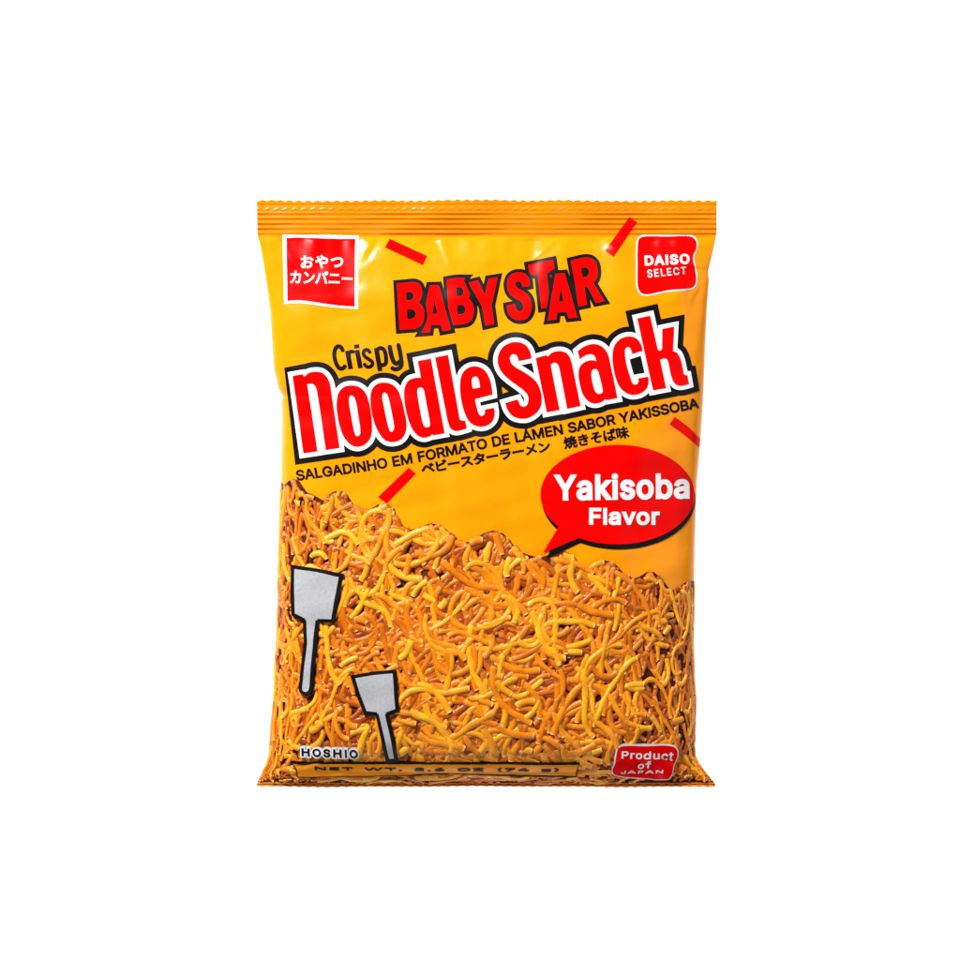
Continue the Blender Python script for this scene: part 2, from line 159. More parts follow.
CREASE = [  # x0,y0,x1,y1,height,width
 (722,243,690,247,1.6,4),(710,268,664,276,-2.4,4),(709,262,672,300,1.6,6),(703,300,694,470,1.6,9),(700,250,694,330,-1.2,6),
 (270,396,306,386,-2.0,5),(262,262,290,350,1.2,8),(283,420,289,520,1.0,6),
 (289,520,284,640,1.5,2.8),(283,560,279,700,-1.3,2.4),(291,650,283,752,1.6,2.6),(280,690,278,757,-1.2,2.2),(297,690,296,750,.9,3),
 (258,781,300,765,2.4,2.6),(262,772,318,759,-1.9,2.6),(270,784,330,777,1.4,2),(713,783,676,764,2.4,3),(705,771,660,756,-1.8,3),
 (300,768,600,768,-1.1,3.4),(420,772,640,775,1.0,2.6),(300,777,460,776,1.0,2),(600,700,676,736,1.2,8),(688,470,684,560,-1.2,5),
 (690,600,687,735,1.3,3.4),(350,247,520,262,.8,9),(420,240,470,300,.8,10),(540,238,520,300,-1.0,9),(610,240,640,300,1.0,9),
 (330,236,310,290,-1.0,9),(280,238,296,270,1.4,6),(560,590,640,700,1.0,16),(330,610,410,760,-1.0,14),(480,430,520,500,1.0,15),
 (400,480,470,560,-.9,16),(545,255,690,240,.8,7),(560,236,530,262,1.1,3),(610,238,640,262,-1.0,3),(440,237,452,268,1.0,3.5),(380,237,366,262,-1.0,3),(712,250,696,300,-1.4,3),(708,272,690,300,1.4,3),(708,270,686,262,1.3,2.5),(703,330,697,372,-1.0,3),(276,300,284,350,1.0,3.5),(282,398,300,430,1.2,3),(283,410,290,470,-.8,3),(696,480,692,540,.9,3),(560,420,690,395,.8,10)]
def F(x, y):
    x = np.asarray(x, float); y = np.asarray(y, float)
    l, r = Lx(y), Rx(y); c = (l + r) / 2; w = (r - l) / 2
    u = np.clip((x - c) / w, -1, 1); au = np.abs(u)
    q = .5
    z = np.interp(y, *TH) * np.power(np.clip(1 - au ** 2.5, 0, 1), q)
    W = 2.7 * np.exp(-np.clip(y - 236, 0, 999) / 26) * np.sin(x * .083 + 1.4 * np.sin(x * .021)) * (1 - np.exp(-np.clip(y - 235, 0, 99) / 5))
    W = W + .75 * np.exp(-np.clip(y - 236, 0, 999) / 12) * np.sin(x * .29 + 2.1 * np.sin(x * .037)) * (1 - np.exp(-np.clip(y - 236, 0, 99) / 3))
    W = W + .6 * np.exp(-np.clip(779 - y, 0, 999) / 11) * np.sin(x * .36 + 1.7 * np.sin(x * .05)) * np.clip((782 - y) / 4, 0, 1)
    W = W + 1.5 * np.exp(-np.clip(779 - y, 0, 999) / 18) * np.sin(x * .117 + 1.1 * np.sin(x * .034)) * (1 - np.exp(-np.clip(784 - y, 0, 99) / 4))
    B = 1.5 * np.sin(x * .031 + y * .017 + .6) * np.sin(y * .026 - x * .011 + 1.9) + .9 * np.sin(x * .062 - y * .043) * np.sin(y * .071 + x * .02 + .8)
    B = B + .45 * np.sin(x * .13 + y * .09) * np.sin(y * .12 - x * .07 + .8)
    W = W + B * np.clip((y - 240) / 50, 0, 1) * np.clip((782 - y) / 25, 0, 1)
    for x0, y0, x1, y1, h, wd in CREASE:
        dx, dy = x1 - x0, y1 - y0; t = np.clip(((x - x0) * dx + (y - y0) * dy) / (dx * dx + dy * dy), 0, 1)
        d2 = (x - x0 - t * dx) ** 2 + (y - y0 - t * dy) ** 2
        W = W + h * np.exp(-d2 / (wd * wd)) * (1 - .7 * np.abs(2 * t - 1) ** 2) * (y > 232)
    z = z + W * np.clip((1 - au) * 9, 0, 1) * np.clip((y - 236) / 5, 0, 1)
    # crimped ribs of the top seal, and the low zigzag pressed through from the back layer
    sl = np.clip((y - 202) / 3, 0, 1) * np.clip((237 - y) / 2, 0, 1)
    rib = 1.15 * np.sin((y - 206.5) * 2 * math.pi / 5.0) * (.66 + .22 * np.sin(x * .03 + 1) + .14 * np.sin(x * .081 + y * .3)) * np.clip((y - 209) / 4, 0, 1)
    zz = .6 * np.exp(-((y - 208.5 - 2 * tri(x + 3)) / 1.2) ** 2) - .5 * np.exp(-((y - 205) / 1.0) ** 2)
    z = z + (rib + zz) * sl + np.where(y < 237, 1.3 * np.sin(x * .017 + .5) + .9 * np.sin(x * .05 + y * .05) + .3 * np.sin(x * .13 - y * .08), 0) * np.clip((237 - y) / 6, 0, 1)
    # fine crimp of the bottom seal
    z = z + .35 * np.sin(y * 2 * math.pi / 2.6) * np.clip((y - 779) / 2, 0, 1)
    return z
def normal(x, y):
    e = .35
    gx = (F(x + e, y) - F(x - e, y)) / (2 * e); gy = (F(x, y + e) - F(x, y - e)) / (2 * e)
    g = np.sqrt(gx * gx + gy * gy); k = np.minimum(1, 12 / np.maximum(g, 1e-6))
    n = np.stack([-gx * k, -gy * k, np.ones_like(gx)], -1)
    return n / np.linalg.norm(n, axis=-1, keepdims=True)
def lift(x, y, d):
    """layout point on the film, raised d along its normal -> world coordinates and normals"""
    x = np.asarray(x, float); y = np.asarray(y, float)
    n = normal(x, y); z = F(x, y)
    X = x + n[..., 0] * d; Y = y + n[..., 1] * d; Z = z + n[..., 2] * d
    co = np.stack([(X - 480) * S, (480 - Y) * S, (Z + Z0) * S], -1)
    nn = np.stack([n[..., 0], -n[..., 1], n[..., 2]], -1)
    return co, nn

def lift_d(A):
    n = normal(A[:, 0], A[:, 1]); z = F(A[:, 0], A[:, 1])
    return np.stack([(A[:, 0] + n[:, 0] * A[:, 2] - 480) * S, (480 - A[:, 1] - n[:, 1] * A[:, 2]) * S, (z + n[:, 2] * A[:, 2] + Z0) * S], -1)

# ------------------------------------------------------------------ materials
def mat(name, col, rough=.34, spec=.35, noise=0, bump=0, attr=None, metal=0):
    m = bpy.data.materials.new(name); m.use_nodes = True
    nt = m.node_tree; b = nt.nodes['Principled BSDF']
    b.inputs['Base Color'].default_value = (*col, 1); b.inputs['Roughness'].default_value = rough
    b.inputs['Specular IOR Level'].default_value = spec; b.inputs['Metallic'].default_value = metal
    src = None
    if attr:
        a = nt.nodes.new('ShaderNodeAttribute'); a.attribute_name = attr; src = a.outputs['Color']
    if noise:
        tc = nt.nodes.new('ShaderNodeTexCoord'); n = nt.nodes.new('ShaderNodeTexNoise')
        n.inputs['Scale'].default_value = noise[0]; n.inputs['Detail'].default_value = 4
        nt.links.new(tc.outputs['Object'], n.inputs['Vector'])
        r = nt.nodes.new('ShaderNodeValToRGB'); r.color_ramp.elements[0].position = .35; r.color_ramp.elements[1].position = .65
        r.color_ramp.elements[0].color = (*noise[1], 1); r.color_ramp.elements[1].color = (1, 1, 1, 1)
        mx = nt.nodes.new('ShaderNodeMix'); mx.data_type = 'RGBA'; mx.blend_type = 'MULTIPLY'; mx.inputs[0].default_value = 1
        if src: nt.links.new(src, mx.inputs[6])
        else: mx.inputs[6].default_value = (*col, 1)
        nt.links.new(n.outputs['Fac'], r.inputs['Fac']); nt.links.new(r.outputs['Color'], mx.inputs[7]); src = mx.outputs[2]
    if src: nt.links.new(src, b.inputs['Base Color'])
    if bump:
        tc = nt.nodes.new('ShaderNodeTexCoord'); n = nt.nodes.new('ShaderNodeTexNoise'); n.inputs['Scale'].default_value = bump[0]
        n.inputs['Detail'].default_value = 3
        bp = nt.nodes.new('ShaderNodeBump'); bp.inputs['Strength'].default_value = bump[1]; bp.inputs['Distance'].default_value = bump[2]
        nt.links.new(tc.outputs['Object'], n.inputs['Vector']); nt.links.new(n.outputs['Fac'], bp.inputs['Height']); nt.links.new(bp.outputs['Normal'], b.inputs['Normal'])
    return m
M = dict(
 orange=mat('orange_film', (.95,.30,.0006), .21, .24, bump=(75,.45,.0012)),
 seal=mat('orange_seal_film', (.90,.225,.0006), .2, .32),
 foil=mat('plain_back_film', (.86,.36,.02), .35, .3),
 red=mat('red_ink', (.84,.0002,.0003), .26, .09),
 black=mat('black_ink', (.004,.0035,.0035), .4, .16),
 white=mat('white_ink', (.88,.88,.88), .38, .25),
 grey=mat('grey_ink', (.42,.42,.44), .4, .3, noise=(900,(.86,.86,.86))),
 gap=mat('brown_ink', (.13,.018,.003), .45, .2, noise=(260,(.3,.2,.2))),
 noodle=mat('noodle_ink', (.8,.4,.04), .31, .36, attr='Col', noise=(1900,(.9,.72,.5)), bump=(1500,.6,.00025)),
)

# ------------------------------------------------------------------ mesh helpers
def link(name, co, faces, m, parent=None, nrm=None, colors=None):
    me = bpy.data.meshes.new(name)
    me.from_pydata([tuple(c) for c in co], [], faces); me.materials.append(m)
    me.update()
    me.polygons.foreach_set('use_smooth', [True] * len(me.polygons))
    if nrm is not None: me.normals_split_custom_set_from_vertices([tuple(n) for n in nrm])
    if colors is not None:
        a = me.color_attributes.new('Col', 'FLOAT_COLOR', 'POINT')
        a.data.foreach_set('color', np.asarray(colors, np.float32).ravel())
    o = bpy.data.objects.new(name, me); COL.objects.link(o); o.parent = parent
    return o
def area(P): x, y = P[:, 0], P[:, 1]; return .5 * np.sum(x * np.roll(y, -1) - np.roll(x, -1) * y)
def orient(P, sign=1): return P if area(P) * sign > 0 else P[::-1]
def offset(P, d, miter=3.0):
    """push a closed contour outwards (positive area = outline, negative = hole)"""
    out = []; n = len(P)
    for i in range(n):
        a, p, b = P[i - 1], P[i], P[(i + 1) % n]
        e1, e2 = p - a, b - p; l1, l2 = np.hypot(*e1), np.hypot(*e2)
        if l1 < 1e-6 or l2 < 1e-6: continue
        e1, e2 = e1 / l1, e2 / l2
        n1, n2 = np.array([e1[1], -e1[0]]), np.array([e2[1], -e2[0]])
        cr = e1[0] * e2[1] - e1[1] * e2[0]
        if cr >= 0:
            k = 1 + n1.dot(n2)
            if k > 2 / (miter * miter): out.append(p + (n1 + n2) / k * d)
            else: out += [p + n1 * d, p + n2 * d]
        else:
            if cr > -.35: out.append(p + (n1 + n2) / (1 + n1.dot(n2)) * d)
            else: out += [p + n1 * d, p, p + n2 * d]
    return np.array(out)
def winding(pts, loops):
    w = np.zeros(len(pts), int); px, py = pts[:, 0][:, None], pts[:, 1][:, None]
    for P in loops:
        x0, y0 = P[:, 0], P[:, 1]; x1, y1 = np.roll(x0, -1), np.roll(y0, -1)
        up = (y0[None] <= py) & (y1[None] > py); dn = (y0[None] > py) & (y1[None] <= py)
        cr = (x1 - x0)[None] * (py - y0[None]) - (px - x0[None]) * (y1 - y0)[None]
        w += (up & (cr > 0)).sum(1) - (dn & (cr < 0)).sum(1)
    return w
def tess(loops, g=2.6):
    loops = [np.asarray(P, float) for P in loops if len(P) > 2]
    vs, es = [], []
    for P in loops:
        b = len(vs); n = 0; k = len(P)
        for i in range(k):
            a, c = P[i], P[(i + 1) % k]; m = max(1, int(np.hypot(*(c - a)) / (g * 1.2)))
            for j in range(m): vs.append(a + (c - a) * j / m); n += 1
        es += [(b + i, b + (i + 1) % n) for i in range(n)]
    A = np.vstack(loops); lo, hi = A.min(0), A.max(0)
    gx, gy = np.meshgrid(np.arange(lo[0] + g / 2, hi[0], g), np.arange(lo[1] + g / 2, hi[1], g))
    gx = gx + (np.arange(gx.shape[0]) % 2)[:, None] * g / 2
    G = np.stack([gx.ravel(), gy.ravel()], 1)
    if len(G): G = G[winding(G, loops) > 0]
    vs += list(G)
    r = delaunay_2d_cdt([Vector((float(v[0]), float(v[1]))) for v in vs], es, [], 0, 1e-4)
    V = np.array([(v.x, v.y) for v in r[0]]); T = np.array([f for f in r[2] if len(f) == 3])
    keep = winding(V[T].mean(1), loops) > 0
    T = T[keep]; a = V[T]
    cr = (a[:, 1, 0] - a[:, 0, 0]) * (a[:, 2, 1] - a[:, 0, 1]) - (a[:, 1, 1] - a[:, 0, 1]) * (a[:, 2, 0] - a[:, 0, 0])
    T = np.where((cr > 0)[:, None], T[:, ::-1], T)[np.abs(cr) > 1e-7]
    used = np.unique(T); mp = -np.ones(len(V), int); mp[used] = np.arange(len(used))
    return V[used], mp[T].tolist()
def decal(name, loops, m, parent, d, g=2.6):
    V, T = tess(loops, g)
    co, nn = lift(V[:, 0], V[:, 1], d)
    if d > 2:      # printing above the strands: close its rim down to the film
        cnt = {}
        for f in T:
            for a, b in ((f[0], f[1]), (f[1], f[2]), (f[2], f[0])): cnt[(a, b)] = 1
        rim = [e for e in cnt if (e[1], e[0]) not in cnt]; n = len(co)
        c2, _ = lift(V[:, 0], V[:, 1], max(.25, d - 6.5)); co = np.vstack([co, c2]); nn = np.vstack([nn, nn]); T = T + [(b, a, a + n, b + n) for a, b in rim]
    return link(name, co, T, m, parent, nn)
def path(s, ox=0, oy=0, k=10.0, closed=True, sub=5):
    P, C = [], []
    for t in s.split():
        c = t.endswith('*'); a, b = t.rstrip('*').split(',')
        P.append((ox + float(a) / k, oy + float(b) / k)); C.append(c)
    P = np.array(P); n = len(P); out = []
    for i in range(n if closed else n - 1):
        j = (i + 1) % n; a, b = P[i], P[j]; L = np.hypot(*(b - a))
        if C[i] and C[j]: out.append(a); continue
        def tan(k_, seg):
            if C[k_] or (not closed and k_ in (0, n - 1)): return None
            v = P[(k_ + 1) % n] - P[k_ - 1]; return v / max(np.hypot(*v), 1e-9) * L
        t0, t1 = tan(i, 0), tan(j, 1)
        if t0 is None: t0 = (b - a) * 1.5 - (t1 * .5 if t1 is not None else 0)
        if t1 is None: t1 = (b - a) * 1.5 - t0 * .5
        for q in range(sub):
            t = q / sub
            out.append((2*t**3-3*t*t+1)*a + (t**3-2*t*t+t)*t0 + (-2*t**3+3*t*t)*b + (t**3-t*t)*t1)
    if not closed: out.append(P[-1])
    return np.array(out)
def stroke(P, w, cap='round'):
    """closed outline of an open line of width w"""
    P = np.asarray(P, float); n = len(P); T = np.gradient(P, axis=0); T /= np.linalg.norm(T, axis=1, keepdims=True)
    N = np.stack([T[:, 1], -T[:, 0]], 1) * (w / 2)
    A, B = list(P + N), list((P - N)[::-1])
    def arc(c, t, sgn):
        a0 = math.atan2(t[1], t[0]); return [c + (w / 2) * np.array([math.cos(a0 + q), math.sin(a0 + q)]) for q in (np.linspace(-1.2, 1.2, 6) if True else [])]
    if cap == 'round': return orient(np.array(A + arc(P[-1], T[-1], 1)[::1] + B + arc(P[0], -T[0], 1))) if False else orient(np.array(A + arc(P[-1], T[-1], 1) + B + arc(P[0], -T[0], 1)))
    return orient(np.array(A + B))
def roundbox(x0, y0, x1, y1, r, n=6):
    P = []
    for cx, cy, a in ((x1 - r, y0 + r, -90), (x1 - r, y1 - r, 0), (x0 + r, y1 - r, 90), (x0 + r, y0 + r, 180)):
        for i in range(n + 1):
            t = math.radians(a + 90 * i / n); P.append((cx + r * math.cos(t), cy + r * math.sin(t)))
    return orient(np.array(P))
CAP = max(p[:, 1].max() for p in glyph('H')[1])
def text(s, x0, y0, x1, y1, cap, bold=0, space=280, track=0, shear=0, jp=False, curve=None):
    """loops of a line of writing from baseline start to baseline end, capital height cap"""
    pen = 0; items = []
    for ch in s:
        if ch == ' ': pen += space; continue
        a, ps = glyph(ch)
        items += [(p + [pen, 0]) for p in ps]; pen += a + track
    lo = min(p[:, 0].min() for p in items); hi = max(p[:, 0].max() for p in items)
    base = 0; H = CAP
    if jp: base = min(p[:, 1].min() for p in items); H = max(p[:, 1].max() for p in items) - base
    L = math.hypot(x1 - x0, y1 - y0); ex = np.array([x1 - x0, y1 - y0]) / L; ey = np.array([ex[1], -ex[0]])
    big = max(items, key=lambda p: abs(area(p))); sg = 1 if area(big) > 0 else -1
    out = []
    for p in items:
        u = (p[:, 0] - lo) / (hi - lo) * L; v = (p[:, 1] - base) / H * cap
        u = u + v * shear
        q = np.array([x0, y0]) + u[:, None] * ex + v[:, None] * ey
        if curve is not None: q = q + np.stack([0 * q[:, 0], curve(q[:, 0])], 1)
        if sg > 0: q = q[::-1]
        out.append(q)
    # y is flipped in layout space; make outlines positive
    b = max(out, key=lambda p: abs(area(p)))
    if area(b) < 0: out = [q[::-1] for q in out]
    if bold: out = [offset(q, bold, 2.6) for q in out]
    return out

# ------------------------------------------------------------------ the bag
bag = bpy.data.objects.new('snack_bag', None); COL.objects.link(bag)
bag['label'] = 'glossy orange snack bag with red lettering and printed fried noodles on white surface'
bag['category'] = 'snack bag'

def grid_faces(nr, nc, off=0, flip=False):
    f = []
    for i in range(nr - 1):
        for j in range(nc - 1):
            a = off + i * nc + j; q = (a, a + nc, a + nc + 1, a + 1)
            f.append(q[::-1] if flip else q)
    return f
def panel(name, y0, y1, nr, nc, m, front=True, zoff=0):
    ys = np.linspace(y0, y1, nr); th = np.linspace(-math.pi / 2, math.pi / 2, nc)
    Y = np.repeat(ys[:, None], nc, 1); l, r = Lx(Y), Rx(Y); X = (l + r) / 2 + (r - l) / 2 * np.sin(th)[None]
    if front: Z = F(X, Y)
    else:
        u = np.abs(np.sin(th))[None]
        Z = -np.interp(Y, *TB) * np.power(1 - u ** 2.5, .5) + (F(X, Y) - np.interp(Y, *TH)) * 0 - zoff
    co = np.stack([(X - 480) * S, (480 - Y) * S, (Z + Z0) * S], -1).reshape(-1, 3)
    return link(name, co, grid_faces(nr, nc, 0, not front), m, bag)
panel('front_panel', 236.5, 780, 460, 330, M['orange'])
panel('back_panel', 236.5, 780, 120, 120, M['foil'], front=False)
def seal(name, y0, y1, nr, nc, m, top):
    """a thin crimped double layer of film with a toothed outer edge"""
    t = np.linspace(0, 1, nr)[:, None]; uu = np.linspace(0, 1, nc)[None]
    Y = y0 + (y1 - y0) * t + 0 * uu
    l, r = Lx(Y), Rx(Y); X = l + (r - l) * uu
    tooth = tri(X + 2.6 + .9 * np.sin(X * .047), 9.3) * (.85 + .15 * np.sin(X * .11)); wav = .5 * np.sin(X * .021 + .8) + .35 * np.sin(X * .063)
    if top: Y = Y + (.7 + .8 * wav + 2.2 * tooth) * np.clip((y0 + 6 - Y) / 6, 0, 1)
    else: Y = Y + (.7 * wav - .8 * tooth) * np.clip((Y - y1 + 3) / 3, 0, 1)
    Z = F(X, Y)
    n = nr * nc; def_co = lambda Zz: np.stack([(X - 480) * S, (480 - Y) * S, (Zz + Z0) * S], -1).reshape(-1, 3)
    co = np.vstack([def_co(Z), def_co(Z - 1.1)])
    f = grid_faces(nr, nc) + grid_faces(nr, nc, n, True)
    rim = [j for j in range(nc)] + [i * nc + nc - 1 for i in range(1, nr)] + [(nr - 1) * nc + j for j in range(nc - 2, -1, -1)] + [i * nc for i in range(nr - 2, 0, -1)]
    for a, b in zip(rim, rim[1:] + rim[:1]): f.append((a, b, b + n, a + n))
    return link(name, co, f, m, bag)
seal('top_seal', 198.8, 236.5, 90, 500, M['seal'], True)
seal('bottom_seal', 780, 787, 16, 400, M['seal'], False)

# ------------------------------------------------------------------ the picture of noodles printed on the lower half
BD = [(256,484),(281,482),(285,485),(289,481),(294,478.5),(300,481),(304,487),(308,492.5),(313,494),(318,497),(324,500.5),(328,496),(333,492),(339,490.5),(346,492),(351,499),(355,506),(361,509),(369,509.5),
 (374,507),(379,504),(387,504),(393,508),(398,516),(404,526),(411,529.5),(420,527),(430,523),(440,524),(449,531),(457,539),(466,542),(475,539),(483,533),(493,530),(503,533),(512,543),(520,551),(530,555),
 (540,557),(549,554),(557,551),(565,551),(573,555),(578,563),(584,567),(590,567.5),(597,563),(604,560),(611,561),(617,566),(624,574),(632,578.5),(639,576),(646,571.5),
 (653,571.5),(660,577),(667,586.5),(672,589.5),(678,587),(684,582.5),(690,581),(718,581)]
def bnd(x): return np.interp(x, [p[0] for p in BD], [p[1] for p in BD])
nr, nc = 190, 420
th = np.linspace(-math.pi / 2 * .997, math.pi / 2 * .997, nc); yt = np.full(nc, 530.)
for _ in range(20):
    l, r = Lx(yt), Rx(yt); yt = bnd((l + r) / 2 + (r - l) / 2 * np.sin(th))
t = np.linspace(0, 1, nr)[:, None] ** 1.0
Y = yt[None] + (778.5 - yt[None]) * t
lastx = 256.5 + 459 * (np.sin(th) + 1) / 2
tail = [780.5, 782.3, None]
rows = [Y]
for q in tail:
    rows.append((np.full(nc, q) if q else 783.6 + 1.6 * tri(lastx + 2.6, 9.3))[None])
Y = np.vstack(rows); l, r = Lx(Y), Rx(Y); X = (l + r) / 2 + (r - l) / 2 * np.sin(th)[None]
co, nn = lift(X, Y, .22)
pic = link('noodle_picture', co.reshape(-1, 3), grid_faces(Y.shape[0], nc), M['gap'], bag, nn.reshape(-1, 3))

# each strand is a low relief on the film
BLK = []   # areas kept clear of strands (printed badges lie there)
def strands():
    V, Fc, C = [], [], []; J = []; NV = [0]
    nseg = 7
    prof = [math.pi * k / (nseg - 1) for k in range(nseg)]
    def one(layer, nl, mode=0):
        x = rnd.uniform(262, 712); y = rnd.uniform(478, 785)
        if mode == 1: y = bnd(x) + rnd.uniform(2, 9)
        if mode == 2: y = rnd.uniform(745, 783)
        if mode == 3: y = rnd.uniform(485, 770); l0, r0 = Lx(y), Rx(y); x = rnd.choice([l0 + rnd.uniform(1, 30), r0 - rnd.uniform(1, 30)])
        if y < bnd(x) + 2: return 0
        R = rnd.uniform(2.8, 3.9); Ln = rnd.choice([rnd.uniform(14, 30), rnd.uniform(25, 50), rnd.uniform(40, 95)])
        a = rnd.uniform(0, 2 * math.pi); k = rnd.uniform(-.055, .055); step = 2.2
        if y > 768: a = rnd.choice([0, math.pi]) + rnd.uniform(-.5, .5); R *= .85
        l0, r0 = Lx(y), Rx(y); c, w = (l0 + r0) / 2, (r0 - l0) / 2
        if abs((x - c) / w) > .95: a = math.pi / 2 + rnd.uniform(-.4, .4)
        th_ = math.asin(max(-.995, min(.995, (x - c) / w)))
        P = []
        for i in range(int(Ln / step)):
            l0, r0 = Lx(y), Rx(y); c, w = (l0 + r0) / 2, (r0 - l0) / 2
            x = c + w * math.sin(th_)
            if y < bnd(x) - .2 or y > 781: break
            if abs(th_) > 1.5: break
            if ((x - 618) / 82) ** 2 + ((y - 498) / 56) ** 2 < 1 or (541 < x < 582 and y < 560 - (x - 543) * .42 + 2): break
            P.append((x, y))
            k += rnd.uniform(-.02, .02); k = max(-.1, min(.1, k)) * .95
            a += k * step
            ys = 1.0 if y < 752 else max(.35, 1 - (y - 752) / 26)      # the print follows the film down over the steep foot of the bag
            th_ += step * math.cos(a) / (w * max(.25, math.cos(th_)) ** .0) ; y += step * math.sin(a) * ys
        if len(P) < 6: return 0
        P = np.array(P); T = np.gradient(P, axis=0); T /= np.maximum(np.linalg.norm(T, axis=1, keepdims=True), 1e-6)
        N = np.stack([T[:, 1], -T[:, 0]], 1); n = len(P)
        sc = np.ones(n); sc[0] = sc[-1] = .8
        h0 = .2 + 3.0 * layer / nl + rnd.uniform(-.15, .15); co_all = []
        wob = 1 + .07 * np.sin(np.arange(n) * rnd.uniform(.5, .9) + rnd.uniform(0, 6))
        l0, r0 = Lx(P[:, 1]), Rx(P[:, 1]); uu = np.abs((P[:, 0] - (l0 + r0) / 2) / ((r0 - l0) / 2)); sq = np.sqrt(np.clip(1 - uu ** 2.4, .12, 1))
        # a strand that runs down the side is seen edge-on there
        wx = np.abs(N[:, 0]); sq = 1 - wx * (1 - sq)
        sq = sq * np.where(P[:, 1] > 752, 1 - np.abs(N[:, 1]) * np.clip((P[:, 1] - 752) / 45, 0, .6), 1)
        for f in prof:
            off = -math.cos(f) * R * sc * wob * sq; hh = (h0 + math.sin(f) * R * .72 * sc) * np.clip(np.sqrt(np.clip(1 - uu ** 6, 0, 1)), .3, 1)
            xs = P[:, 0] + N[:, 0] * off; ys_ = P[:, 1] + N[:, 1] * off
            ys_ = np.minimum(ys_, 782.2)
            l0, r0 = Lx(ys_), Rx(ys_); xs = np.clip(xs, l0 + .5, r0 - .5)
            hh = np.where(P[:, 1] > 750, np.minimum(hh, 3.4 + .25 * layer / nl), hh)
            co_all.append(np.stack([xs, ys_, hh], 1))
        A = np.stack(co_all, 1).reshape(-1, 3); b = NV[0]; NV[0] += len(A)
        J.append(A)
        for i in range(n - 1):
            for j in range(nseg - 1):
                q = b + i * nseg + j; Fc.append((q, q + 1, q + nseg + 1, q + nseg))
        Fc.append(tuple(b + j for j in range(nseg))); Fc.append(tuple(b + (n - 1) * nseg + j for j in range(nseg - 1, -1, -1)))
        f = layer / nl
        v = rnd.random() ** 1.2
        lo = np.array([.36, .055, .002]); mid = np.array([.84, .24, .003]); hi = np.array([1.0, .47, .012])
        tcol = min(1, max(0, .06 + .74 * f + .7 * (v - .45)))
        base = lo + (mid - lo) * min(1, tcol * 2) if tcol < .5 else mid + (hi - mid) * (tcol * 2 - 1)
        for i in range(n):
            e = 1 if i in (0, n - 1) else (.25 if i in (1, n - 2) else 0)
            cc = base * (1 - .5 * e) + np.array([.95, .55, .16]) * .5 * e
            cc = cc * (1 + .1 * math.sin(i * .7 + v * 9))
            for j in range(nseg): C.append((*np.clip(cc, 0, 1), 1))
        return 1
    NL = 6; per = [760, 400, 320, 240, 170, 110]
    for L in range(NL):
        k = 0; tries = 0
        while k < per[L] and tries < 4000: k += one(L, NL - 1); tries += 1
        for q in range(30): one(L, NL - 1, 1)
        for q in range(34): one(L, NL - 1, 2)
        for q in range(26): one(L, NL - 1, 3)
    A = np.vstack(J); V = lift_d(A)
    return V, Fc, C
V_, F_, C_ = strands()
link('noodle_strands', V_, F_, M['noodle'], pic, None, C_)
UP = 6.4      # height of printing that overlies the strands
# ------------------------------------------------------------------ red dashes
def P4(*a): return orient(np.array(a, float))
for q in (((389.7,239),(427.2,256.3),(423,265.6),(385,247.8)),
          ((629.4,216.9),(637.3,222.1),(613.4,257.2),(605,251)),
          ((409.2,467.5),(416.2,473.7),(387.2,503.5),(378.5,497)),
          ((674.2,417),(688,427),(700,439.2),(699.3,447.8),(683,434.5),(668.7,424.4))):
    decal('red_dash', [P4(*q)], M['red'], bag, .3, 1.1)

# ------------------------------------------------------------------ top logo
LG = [  # outline, holes ; window origin
 ('392,262', '52,222* 150,214* 225,208 272,226 298,275 298,350 268,420* 305,450 324,520 312,610 265,662 190,677* 78,685*', ['140,310* 185,308 215,325 216,365 190,388 142,390*', '150,482* 205,480 237,505 236,545 205,573 155,577*']),
 ('392,262', '378,240* 468,238* 590,685* 508,700* 492,635* 390,635* 382,708* 295,715* 345,620 358,540 352,480 342,430*', ['425,385* 458,522* 405,527*']),
 ('392,262', '550,182* 640,168 735,166* 715,190* 780,330* 765,375* 805,420 819,490 800,575 757,617 690,630 615,637* 565,460*', ['642,262* 690,260 713,285 712,325 690,347 648,350*', '650,440* 705,438 733,465 732,502 705,528 652,528*']),
 ('440,252', '288,315* 378,292* 448,440* 485,275* 575,260* 515,540* 540,725* 455,745* 420,550*', []),
 ('440,252', '895,345* 885,270 850,225 790,210 720,228 680,280 672,360 700,430 760,475 810,505 833,550 825,585 795,600 765,582 748,530* 668,545* 680,610 720,665 790,690 860,675 905,615 914,540 890,455 830,400 770,365 750,335 758,310 785,300 812,315 822,358*', []),
 ('520,245', '78,205* 330,155* 342,240* 265,290* 285,480* 262,635* 212,642* 178,300* 115,305* 90,270*', []),
 ('520,245', '352,295* 445,288* 568,732* 485,740* 462,678* 368,682* 360,752* 275,762*', ['408,440* 432,570* 378,578*']),
 ('520,245', '505,162* 600,138* 660,130 715,140 755,180 773,250 765,335 730,385* 840,568* 755,585* 680,440* 662,424 640,425* 665,605* 582,622*', ['605,238* 655,230 686,255 686,295 660,323 622,330*']),
]
def org(s): return [float(v) for v in s.split(',')]
lets = []
for o_, s, hs in LG:
    ox, oy = org(o_)
    lets.append([orient(path(s, ox, oy))] + [orient(path(h, ox, oy), -1) for h in hs])
lo_ = decal('logo_outline', [offset(l[0], 3.7, 2.6) for l in lets] + [roundbox(518, 304, 522.5, 310, 1)], M['black'], bag, .3, 2.2)
for l in lets: decal('logo_letter', l, M['red'], lo_, .62, 2.2)

